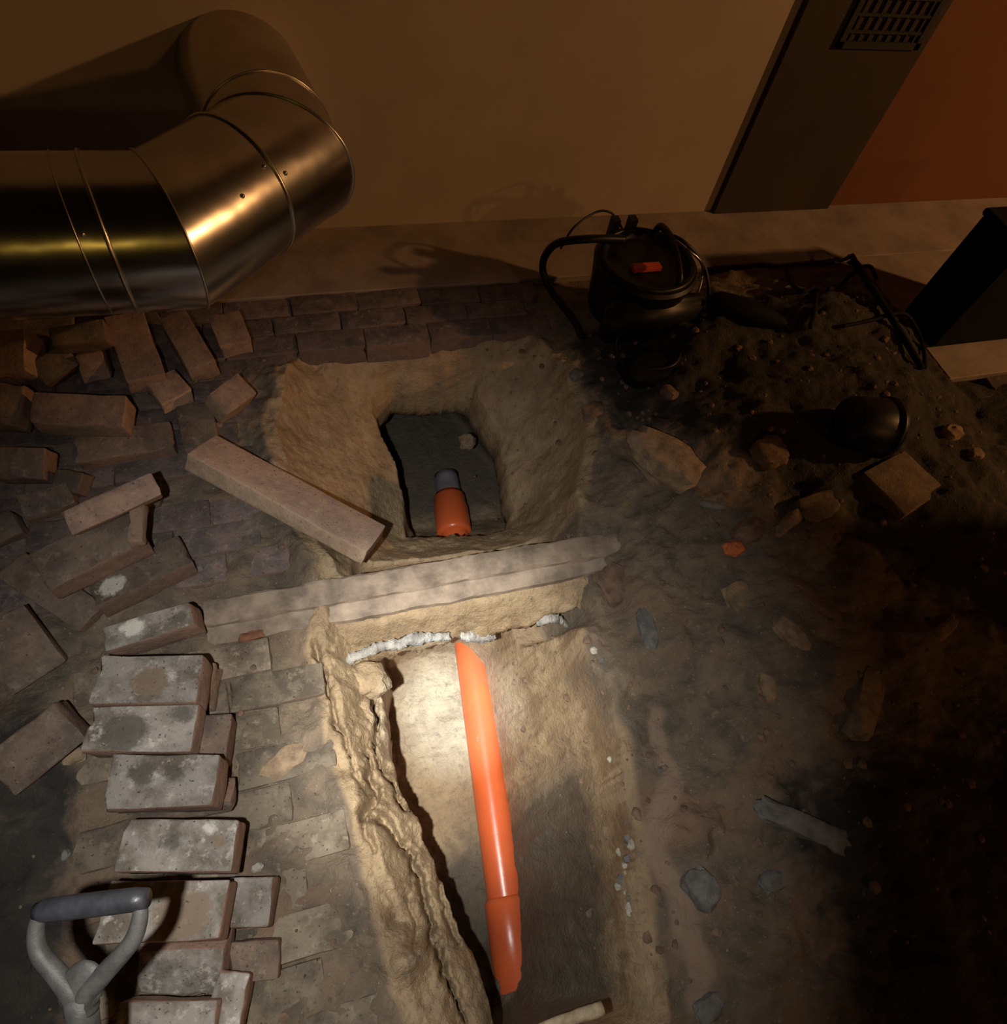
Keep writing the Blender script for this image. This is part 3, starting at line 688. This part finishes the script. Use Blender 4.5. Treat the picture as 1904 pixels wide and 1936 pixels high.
# --- big brick lower left and its neighbours
lb((-40, 1435, .10), (100, 1330, .12), (8, 1520, .06), 0.07, bb, 'large dark red brick at the left edge, tipped up on the dirt')
lb((-70, 1205, .10), (40, 1143, .10), (0, 1330, .02), 0.06, bb, 'brick at the left edge half sunk in dark earth above the large red one')
lb((194, 1142, .02), (38, 1040, .05), (150, 1192, .01), 0.06, bb, 'long flat grey brown brick pointing at the left edge under the tan pile')
lb((50, 1046, .135), (240, 956, .135), (138, 1092, .125), 0.065, bb, 'wide brown brick lying under the two orange bricks on its top')
lb((158, 1092, .055), (338, 1012, .055), (206, 1138, .055), 0.06, bb, 'brown brick with a white splash on its corner, lowest of the middle pile')
lb((108, 968, .225), (284, 892, .225), (152, 1003, .20), 0.07, br_, 'orange brick lying on edge on top of the middle pile')
lb((244, 950, .175), (272, 948, .175), (282, 1022, .165), 0.03, br_, 'narrow orange brick shard hanging off the middle pile')
row = sorted((o for o in C.objects if o.name.startswith('loose_brick')), key=lambda o: o.name)
stain(row[18], 'stain_pale', 212, 1108, .055, .028)
# --- upper left pile
lb((66, 742, .14), (238, 747, .14), (42, 800, .12), 0.075, br_, 'tan brick lying level in front of the dark heap below the duct')
lb((138, 822, .055), (322, 795, .055), (146, 876, .04), 0.05, bb, 'brown brick under the level tan brick, sticking out to the right')
lb((238, 722, .11), (196, 600, .16), (306, 690, .11), 0.07, br_, 'brown brick sloping toward the viewer with a pale lit end under the duct')
lb((356, 700, .09), (298, 604, .12), (414, 688, .09), 0.07, br_, 'brown brick beside the sloping one, right of it, under the duct bend')
lb((416, 656, .08), (392, 596, .10), (476, 640, .08), 0.06, br_, 'small brick with a bright orange lit end next to the paving under the duct bend')
lb((306, 762, .07), (272, 722, .075), (350, 720, .07), 0.05, br_, 'short orange brick end sticking out left of the tilted brick by the pit')
lb((432, 780, .07), (394, 742, .10), (470, 726, .07), 0.07, br_, 'tilted brick beside the far pit with its end turned to the viewer')
lb((-40, 628, .16), (44, 618, .18), (-44, 712, .12), 0.08, br_, 'yellow lit brick at the left edge under the duct')
lb((50, 690, .12), (118, 648, .14), (66, 740, .08), 0.08, bb, 'dark brown brick standing in shadow between the yellow lit ones')
lb((138, 672, .13), (192, 664, .13), (146, 726, .07), 0.07, br_, 'broken yellow lit brick in the shadowed middle of the heap')
lb((88, 618, .20), (196, 604, .20), (110, 652, .18), 0.07, bb, 'dark brick high on the heap tucked close beneath the duct')
lb((-30, 720, .14), (44, 728, .14), (-40, 800, .10), 0.07, bb, 'dark red brick at the left edge beside the level tan brick')
lb((-20, 846, .10), (82, 848, .10), (-14, 904, .07), 0.07, bb, 'dull brown brick at the left edge lower than the level tan brick')
lb((104, 884, .07), (156, 892, .07), (98, 926, .05), 0.06, bb, 'small grey brick piece in the shadow left of the middle pile')
lb((30, 940, .05), (125, 908, .06), (45, 985, .03), 0.05, bb, 'dark brick lost in shadow behind the middle pile')
lb((-60, 1000, .05), (20, 965, .06), (-45, 1045, .03), 0.05, bb, 'black looking brick at the left edge in the deepest shadow')
lb((270, 655, .04), (210, 560, .06), (330, 640, .04), 0.06, bb, 'brick in the shadow between the two sloping bricks under the duct')
lb((330, 770, .03), (345, 850, .03), (395, 745, .03), 0.06, bb, 'dark slate brick lying flat between the brick heap and the kerb block')
# --- pale kerb block leaning into the far pit
kb = brick3((407, 820, .075), (731, 994, .005), (414, 893, .105), 0.048, M['kerb'], 'long tan kerb block leaning from the paving into the far pit', 'kerb_block', 'block', seed=5, chip=False, bev=0.004)

# ------------------------------------------------------------------ stones and rubble on the heap
def stone(px, py, a, b, c, mat, label, rz=0.0, seed=1, boxy=0.3, name='stone', cat='stone', sink=0.35, rough=0.25, tilt=(0, 0), group=None):
    p = hit(px, py); o = obj(name, lump_bm(a, b, c, seed, 3, rough, 0, boxy), mat, None, False)
    o.location = p + Vector((0, 0, c * (1 - 2 * sink))); o.rotation_euler = (tilt[0], tilt[1], rz); auto_smooth(o.data, 0.5)
    return tag(o, label, cat, group)
RB = 'rubble on the earth heap'
stone(1250, 880, 0.105, 0.055, 0.045, M['stone_tan'], 'largest tan rubble stone on the earth heap right of the far pit', -0.95, 3, 0.55, sink=0.25, group=RB)
stone(935, 577, 0.042, 0.026, 0.02, M['stone_tan'], 'yellowish stone lying alone on the brick course by the wall', 0.2, 4, 0.5, sink=0.1)
stone(1385, 1040, 0.026, 0.018, 0.02, M['shard_orange'], 'bright orange clay shard on the heap right of the edging', 0.1, 5, 0.4, 'clay_shard', 'shard', group=RB)
stone(1410, 1010, 0.045, 0.03, 0.028, M['stone_brown'], 'knobbly brown clod just above the orange clay shard', 0.3, 6, 0.2, 'clod', 'clod', group=RB)
stone(1490, 990, 0.07, 0.018, 0.016, M['stone_tan'], 'long crumbly tan clod right of the orange clay shard', 0.45, 7, 0.2, 'clod', 'clod', group=RB)
stone(1545, 960, 0.06, 0.035, 0.015, M['brick_brown'], 'flat pinkish brick flake at the dark edge of the heap', 0.15, 8, 0.8, 'brick_flake', 'rubble', group=RB)
stone(1397, 1130, 0.034, 0.034, 0.014, M['stone_tan'], 'square tan chip below the orange clay shard', 0.1, 9, 0.8, 'brick_chip', 'rubble', group=RB)
stone(1495, 1200, 0.022, 0.042, 0.012, M['stone_tan'], 'narrow pale brown chip standing on the right slope', 0.5, 10, 0.5, 'brick_chip', 'rubble', group=RB)
stone(1165, 1105, 0.045, 0.05, 0.014, M['stone_brown'], 'flat square brown chunk below the right end of the edging', 0.2, 11, 0.85, 'brick_chip', 'rubble', group=RB)
stone(1222, 1190, 0.02, 0.05, 0.014, M['stone_grey'], 'long grey splinter of stone right of the trench top', -0.15, 12, 0.4, group=RB)
stone(1630, 1335, 0.085, 0.026, 0.026, M['stone_tan'], 'long tan brick fragment half buried on the far right slope', 0.75, 13, 0.6, 'brick_fragment', 'rubble', group=RB)
stone(1120, 780, 0.04, 0.028, 0.02, M['stone_brown'], 'brown clod on the right lip of the far pit', 0.4, 14, 0.2, 'clod', 'clod', group=RB)
stone(1088, 712, 0.022, 0.018, 0.018, M['stone_grey'], 'small grey stone below the black machine at the pit rim', 0.4, 15, 0.2, group=RB)
stone(1265, 745, 0.02, 0.026, 0.016, M['stone_brown'], 'small brown clod in the shade under the black machine', 0.4, 16, 0.3, 'clod', 'clod', group=RB)
stone(1345, 957, 0.032, 0.010, 0.008, M['stone_grey'], 'thin grey splinter right of the largest rubble stone', -0.5, 17, 0.3, group=RB)
stone(1450, 860, 0.05, 0.045, 0.03, M['stone_brown'], 'orange brown clod on the dark crest of the heap', 0.3, 18, 0.2, 'clod', 'clod', group=RB)
stone(1795, 822, 0.03, 0.024, 0.022, M['stone_tan'], 'yellow stone on the dark ground at the right edge', 0.3, 19, 0.4)
stone(1842, 862, 0.02, 0.018, 0.016, M['stone_tan'], 'smaller yellow stone lower right of the first at the right edge', 0.3, 20, 0.4)
stone(1325, 1680, 0.03, 0.038, 0.02, M['stone_grey'], 'bluish grey stone on the slope right of the trench bottom', 0.4, 21, 0.5, group=RB)
stone(1510, 1560, 0.09, 0.024, 0.018, M['stone_grey'], 'long dark grey slab fragment on the dim right slope', -0.65, 22, 0.6, 'slab_fragment', 'rubble', group=RB)
stone(1460, 1665, 0.03, 0.018, 0.014, M['stone_grey'], 'small grey stone in the dark lower right', 0.1, 23, 0.5, group=RB)
stone(1780, 1195, 0.06, 0.014, 0.012, M['stone_tan'], 'orange brown strip of debris near the right edge', 0.35, 24, 0.4, 'debris_strip', 'rubble', group=RB)
stone(1450, 1300, 0.03, 0.018, 0.012, M['stone_tan'], 'leaf shaped tan chip on the right slope under the narrow chip', 1.1, 25, 0.5, 'brick_chip', 'rubble', group=RB)
stone(1340, 1905, 0.03, 0.02, 0.014, M['stone_grey'], 'grey stone at the bottom edge right of the pale stick', 0.2, 26, 0.4)
stone(480, 1207, 0.028, 0.012, 0.014, M['rust_red'], 'rust red brick fragment on the paving under the edging', 0.1, 27, 0.6, 'brick_fragment', 'rubble', sink=0.1)
stone(489, 1641, 0.011, 0.008, 0.008, M['stone_white'], 'small white pebble between the clean grey brick and the paving', 0.2, 28, 0.2, 'pebble', 'pebble', sink=-0.3)
stone(144, 1432, 0.018, 0.014, 0.010, M['stone_tan'], 'yellowish pebble in the dirt beside the large dark red brick', 0.2, 29, 0.4, 'pebble', 'pebble', sink=0.1)
stone(120, 1620, 0.014, 0.010, 0.007, M['stone_grey'], 'grey chip of stone on the dark dirt above the shovel', 0.7, 30, 0.5, 'pebble', 'pebble', sink=0.1)
stone(540, 1440, 0.05, 0.026, 0.008, M['stone_tan'], 'flat clod of yellow clay stuck on the paving left of the trench', 0.4, 31, 0.1, 'clod', 'clod', sink=0.0)
stone(882, 842, 0.03, 0.03, 0.03, M['stone_tan'], 'round tan stone above the pipe inside the far pit', 0.0, 32, 0.0, sink=0.1)
rw = random.Random(5)
for i in range(16):
    f = i / 15; px = 1186 + 14 * rw.uniform(-1, 1) - 10 * f; py = 1585 + 190 * f
    if i > 11: px, py = rw.choice([(1150, 1440), (1128, 1235), (1165, 1440), (1245, 1470), (1190, 1520)]); px += rw.uniform(-12, 12); py += rw.uniform(-15, 15)
    a = rw.uniform(.006, .013)
    p = hit(px, py); bm = lump_bm(a, a * rw.uniform(.6, 1), a * .7, 90 + i, 2, 0.45, 0, 0.3)
    for v in bm.verts: v.co += p
    obj('mortar_crumb', bm, M['stone_white'] if i % 3 else M['stone_grey'], floor, False)
# sand ledge lumps on the left wall of the trench
for i, (px, py, a, b, c) in enumerate([(690, 1290, .055, .04, .03), (675, 1360, .04, .05, .022)]):
    p = at(px, py, -0.11); bm = lump_bm(a, b, c, 70 + i, 3, 0.4, 0, 0.25)
    for v in bm.verts: v.co += p
    zone(obj('sand_lump', bm, M['soil'], floor, True).data)
# grit scattered over heap, shoulder and dirt: past counting
gm = bmesh.new(); rr = random.Random(11)
for i in range(1300):
    u = rr.random()
    if u < 0.8: x, y = rr.uniform(0.5, 2.0), rr.uniform(-0.3, 1.65)
    elif u < 0.87: x, y = rr.uniform(0.38, 0.6), rr.uniform(-0.25, 0.6)
    else: x, y = rr.uniform(-1.0, -0.1), rr.uniform(-0.2, 1.5)
    z = zat(x, y)
    if x < -0.1 and y > 0.6: z = 0.0
    if x < -0.06 and x > -0.55: z = 0.0
    s = 0.0025 + 0.010 * rr.random() ** 4
    r = bmesh.ops.create_icosphere(gm, subdivisions=1, radius=s)
    for v in r['verts']: v.co = Vector((v.co.x * rr.uniform(.7, 1.4), v.co.y * rr.uniform(.7, 1.4), v.co.z * 0.7)) + Vector((x, y, z + s * 0.0))
grit = obj('grit', gm, M['stone_brown'], floor, False); grit['kind'] = 'stuff'
# mossy tufts of rubble where the earth meets the apron
# ------------------------------------------------------------------ pale stick at the foot of the trench
s0, s1 = at(1020, 1945, -0.02), at(1140, 1906, 0.02)
st = obj('wooden_stick', tube_bm([s0.lerp(s1, t / 8) + Vector((0, 0, 0.003 * math.sin(t * 2.1))) for t in range(9)], [0.008, .0095, .010, .0105, .0105, .011, .0115, .0115, .011], 10), M['wood'], None, True)
centre(st); tag(st, 'pale wooden stick at the bottom end of the trench', 'stick')

# ------------------------------------------------------------------ shovel
tip_l, tip_r = at(78, 1722, 0.52), at(262, 1700, 0.545)
mid = (tip_l + tip_r) / 2
blade = at(230, 2650, 0.0); yoke = at(152, 1878, 0.49)
sh = empty('shovel', yoke, 'worn grey shovel with a black D grip standing at the lower left', 'shovel')
yl = Vector(yoke)
sdir = (blade - yoke).normalized()
gd = (tip_r - tip_l).normalized()
gb = tube_bm([tip_l - gd * 0.006 - yl, tip_l + gd * 0.004 - yl, tip_l.lerp(tip_r, .3) - yl, tip_l.lerp(tip_r, .7) - yl, tip_r - gd * 0.004 - yl, tip_r + gd * 0.010 - yl], [0.009, 0.012, 0.0128, 0.0128, 0.0124, 0.0105], 18)
obj('grip', gb, M['handle_black'], sh, True)
def arm(pts, rads):
    pts = smooth_path(pts, 8); n = len(pts); rs = [rads[0] + (rads[1] - rads[0]) * i / (n - 1) for i in range(n)]
    return tube_bm([p - yl for p in pts], rs, 14)
y2 = yoke + sdir * 0.02
for tp, sg in ((tip_l, -1), (tip_r, 1)):
    a_ = arm([tp, tp.lerp(yoke, .20) + gd * sg * 0.015, tp.lerp(yoke, .48) + gd * sg * 0.024, tp.lerp(yoke, .78) + gd * sg * 0.015, yoke + gd * sg * 0.009, y2 + gd * sg * 0.005], (0.0072, 0.0135))
    obj('yoke_arm', a_, M['handle_grey'], sh, True)
web = lump_bm(0.026, 0.030, 0.009, 3, 3, 0.05)
wm = Matrix((gd, (mid - yoke).normalized(), gd.cross((mid - yoke).normalized()))).transposed()
for v in web.verts: v.co = wm @ v.co + (yoke + (mid - yoke) * 0.06) - yl
obj('yoke_web', web, M['handle_grey'], sh, True)
obj('shaft', tube_bm([yoke - yl, y2 + sdir * 0.03 - yl, yoke.lerp(blade, .5) - yl, yoke.lerp(blade, .72) - yl], [0.0165, 0.0165, 0.0165, 0.0165], 20), M['handle_grey'], sh, True)
bm = bmesh.new(); b0 = yoke.lerp(blade, .66); b1 = blade; side = gd
for i in range(7):
    f = i / 6; c = b0.lerp(b1, f); wd = 0.02 + 0.085 * min(1, f * 2.2) * (1 - 0.25 * f)
    for j in range(5):
        s = (j - 2) / 2; bm.verts.new(c + side * wd * s + Vector((0, 0, 1)) * 0.015 * s * s - yl)
bm.verts.ensure_lookup_table()
for i in range(6):
    for j in range(4): bm.faces.new([bm.verts[k] for k in (i * 5 + j, i * 5 + j + 1, i * 5 + j + 6, i * 5 + j + 5)])
bmesh.ops.solidify(bm, geom=bm.faces, thickness=0.003)
obj('blade', bm, M['steel'], sh, True)

# ------------------------------------------------------------------ black machine drum by the wall
mb = at(1185, 615, 0.04)
mz = min(zat(mb.x, mb.y) - 0.005, 0.06)
mc = Vector((mb.x + 0.02, mb.y + 0.05, mz))
ma = empty('machine_drum', mc, 'black round machine with a dished top and cables, on the heap against the wall', 'machine')
ma.scale = (0.95, 0.95, 0.95)
def lathe(prof, seg=40):
    bm = bmesh.new(); rings = []
    for r, z in prof: rings.append([bm.verts.new((r * math.cos(2 * math.pi * k / seg), r * math.sin(2 * math.pi * k / seg), z)) for k in range(seg)])
    for i in range(len(prof) - 1):
        for k in range(seg): bm.faces.new((rings[i][k], rings[i][(k + 1) % seg], rings[i + 1][(k + 1) % seg], rings[i + 1][k]))
    bm.faces.new(rings[0][::-1]); bm.faces.new(rings[-1]); return bm
body = lathe([(0.13, 0.0), (0.145, 0.01), (0.155, 0.10), (0.165, 0.17), (0.168, 0.185), (0.160, 0.195), (0.135, 0.195), (0.125, 0.180), (0.06, 0.172), (0.02, 0.172)])
o = obj('body', body, M['black'], ma); auto_smooth(o.data, 0.6)
bm = bmesh.new(); add_box(bm, -0.165, 0.165, -0.165, -0.10, 0.0, 0.16); bmesh.ops.bevel(bm, geom=bm.edges[:], offset=0.02, segments=3, affect='EDGES')
obj('front_housing', bm, M['black'], ma, True)
bm = tube_bm([(0.145 * math.cos(a), 0.145 * math.sin(a), 0.197) for a in np.linspace(0, 2 * math.pi, 40, endpoint=False)], 0.010, 8, closed=True)
obj('rim', bm, M['black'], ma, True)
bm = bmesh.new(); add_box(bm, -0.055, 0.045, -0.03, 0.0, 0.172, 0.190); bmesh.ops.bevel(bm, geom=bm.edges[:], offset=0.004, segments=2, affect='EDGES')
obj('red_cover', bm, M['red_plastic'], ma)
bm = tube_bm(smooth_path([(0.07, 0.12, 0.19), (0.072, 0.10, 0.24), (0.066, 0.0, 0.255), (0.06, -0.10, 0.22), (0.058, -0.12, 0.19)]), 0.011, 10)
obj('handle', bm, M['black'], ma, True)
for xx in (-0.06, 0.0): 
    bm = bmesh.new(); add_box(bm, xx - 0.012, xx + 0.012, 0.14, 0.17, 0.15, 0.235); obj('prong', bm, M['black'], ma)
def cable(name, pts, r, mat, label, cat='cable', n=10, group=None):
    o = obj(name, tube_bm(smooth_path(pts, n), r, 8), mat, None, True); centre(o); return tag(o, label, cat, group)
def mcable(name, pts, r, mat):
    return obj(name, tube_bm([(p - mc) / 0.95 for p in smooth_path(pts, 10)], r / 0.95, 8), mat, ma, True)
W = lambda px, py, z: at(px, py, z)
mcable('hose', [W(1180, 452, .26), W(1110, 452, .27), W(1050, 462, .22), W(1026, 500, .12), W(1040, 545, .06), W(1085, 605, .02), W(1100, 640, .01)], 0.012, M['black'])
mcable('wire', [W(1060, 470, .20), W(1085, 430, .26), W(1125, 402, .28), W(1150, 400, .28), W(1165, 412, .26), W(1180, 440, .24)], 0.0035, M['black'])
mcable('bail', [W(1275, 460, .24), W(1300, 472, .25), W(1325, 495, .22), W(1328, 520, .17), W(1318, 560, .12), W(1305, 600, .05)], 0.0042, M['steel'])
mcable('cable', [W(1250, 440, .24), W(1290, 455, .26), W(1330, 500, .20), W(1340, 560, .12), W(1330, 600, .06), W(1290, 620, .05)], 0.006, M['black'])
mcable('cable', [W(1170, 612, .10), W(1163, 660, .09), W(1180, 690, .10), W(1225, 698, .11), W(1275, 688, .12), W(1292, 640, .12), W(1280, 612, .12)], 0.006, M['black'])
bm = lump_bm(0.095, 0.06, 0.03, 61, 3, 0.25, 0, 0.3)
p = hit(1225, 705); o = obj('black_bag', bm, M['black_matt'], None, True); o.location = p + Vector((0, 0, 0.012)); tag(o, 'limp black bag lying on the earth in front of the machine', 'bag')
n0, n1 = hit(1330, 590) + Vector((0, 0, .045)), hit(1480, 622) + Vector((0, 0, .02))
nz = obj('black_nozzle', tube_bm([n0.lerp(n1, t) for t in (0, .1, .5, .85, .97, 1)], [0.022, 0.036, 0.040, 0.024, 0.014, 0.007], 16), M['black_matt'], None, True)
centre(nz); tag(nz, 'tapered black nozzle lying right of the machine', 'nozzle')
# bent cables and the bar at the right
def onh(px, py, dz=0.012): p = hit(px, py); return p + Vector((0, 0, dz))
cable('bent_bar', [onh(1604, 494, .025), onh(1625, 530, .022), onh(1665, 590, .020), onh(1705, 650, .016), onh(1738, 702, .012)], 0.010, M['black_matt'], 'straight dark iron bar lying along the right edge of the heap', 'bar')
cable('dark_cable', [onh(1484, 516), onh(1492, 540), onh(1512, 556), onh(1538, 552), onh(1536, 590), onh(1528, 625)], 0.007, M['black_matt'], 'dark cable curled in a hook left of the iron bar')
cable('dark_cable', [onh(1562, 553, .012), onh(1585, 545, .014), onh(1605, 532, .05), onh(1630, 526, .05), onh(1654, 534, .012)], 0.007, M['black_matt'], 'dark cable running across under the top of the iron bar')
cable('dark_cable', [onh(1590, 622), onh(1640, 612), onh(1690, 612, .045), onh(1722, 634, .03), onh(1742, 668), onh(1744, 700)], 0.006, M['black_matt'], 'dark cable arching over the lower end of the iron bar')
# black container on the heap
bc0, bc1 = onh(1575, 822, .055), onh(1640, 832, .055)
axd = (bc1 - bc0).normalized(); bt = empty('black_bucket', (bc0 + bc1) / 2 - Vector((0, 0, .07)), 'black bucket lying on its side on the dark crest of the heap', 'bucket')
btl = Vector(bt.location)
obj('bucket_body', tube_bm([bc0 - btl, bc0 + axd * .01 - btl, bc1 - btl, bc1 + axd * 0.01 - btl], [0.060, 0.068, 0.076, 0.072], 28), M['black'], bt, True)
obj('bucket_rim', tube_bm([bc1 - btl + axd * .002, bc1 - btl + axd * .018], [0.081, 0.081], 28), M['black'], bt, True)
# reddish plank on the ground at the right edge
zs_ = hit(1730, 885).z + 0.022
brick3((1632, 893, zs_), (1710, 850, zs_), (1790, 925, zs_), 0.05, M['brick_brown'], 'flat reddish slab on the dark ground at the right, below the bucket', 'flat_slab', 'slab', seed=77)
# black cabinet at the right edge
cb = empty('black_cabinet', (2.287, 1.285, 0.004), 'black box shaped cabinet standing on the apron at the right edge', 'cabinet')
bm = bmesh.new(); add_box(bm, 2.075, 2.50, 1.195, 1.375, 0.012, 0.40, Vector((2.287, 1.285, 0.004))); bmesh.ops.bevel(bm, geom=bm.edges[:], offset=0.006, segments=2, affect='EDGES'); obj('cabinet_body', bm, M['black_matt'], cb)
bm = bmesh.new(); add_box(bm, 2.068, 2.507, 1.188, 1.382, 0.40, 0.425, Vector((2.287, 1.285, 0.004))); bmesh.ops.bevel(bm, geom=bm.edges[:], offset=0.006, segments=2, affect='EDGES'); obj('cabinet_lid', bm, M['black_matt'], cb)
bm = bmesh.new(); add_box(bm, 2.09, 2.485, 1.21, 1.36, 0.0, 0.014, Vector((2.287, 1.285, 0.004))); obj('cabinet_foot', bm, M['black_matt'], cb)
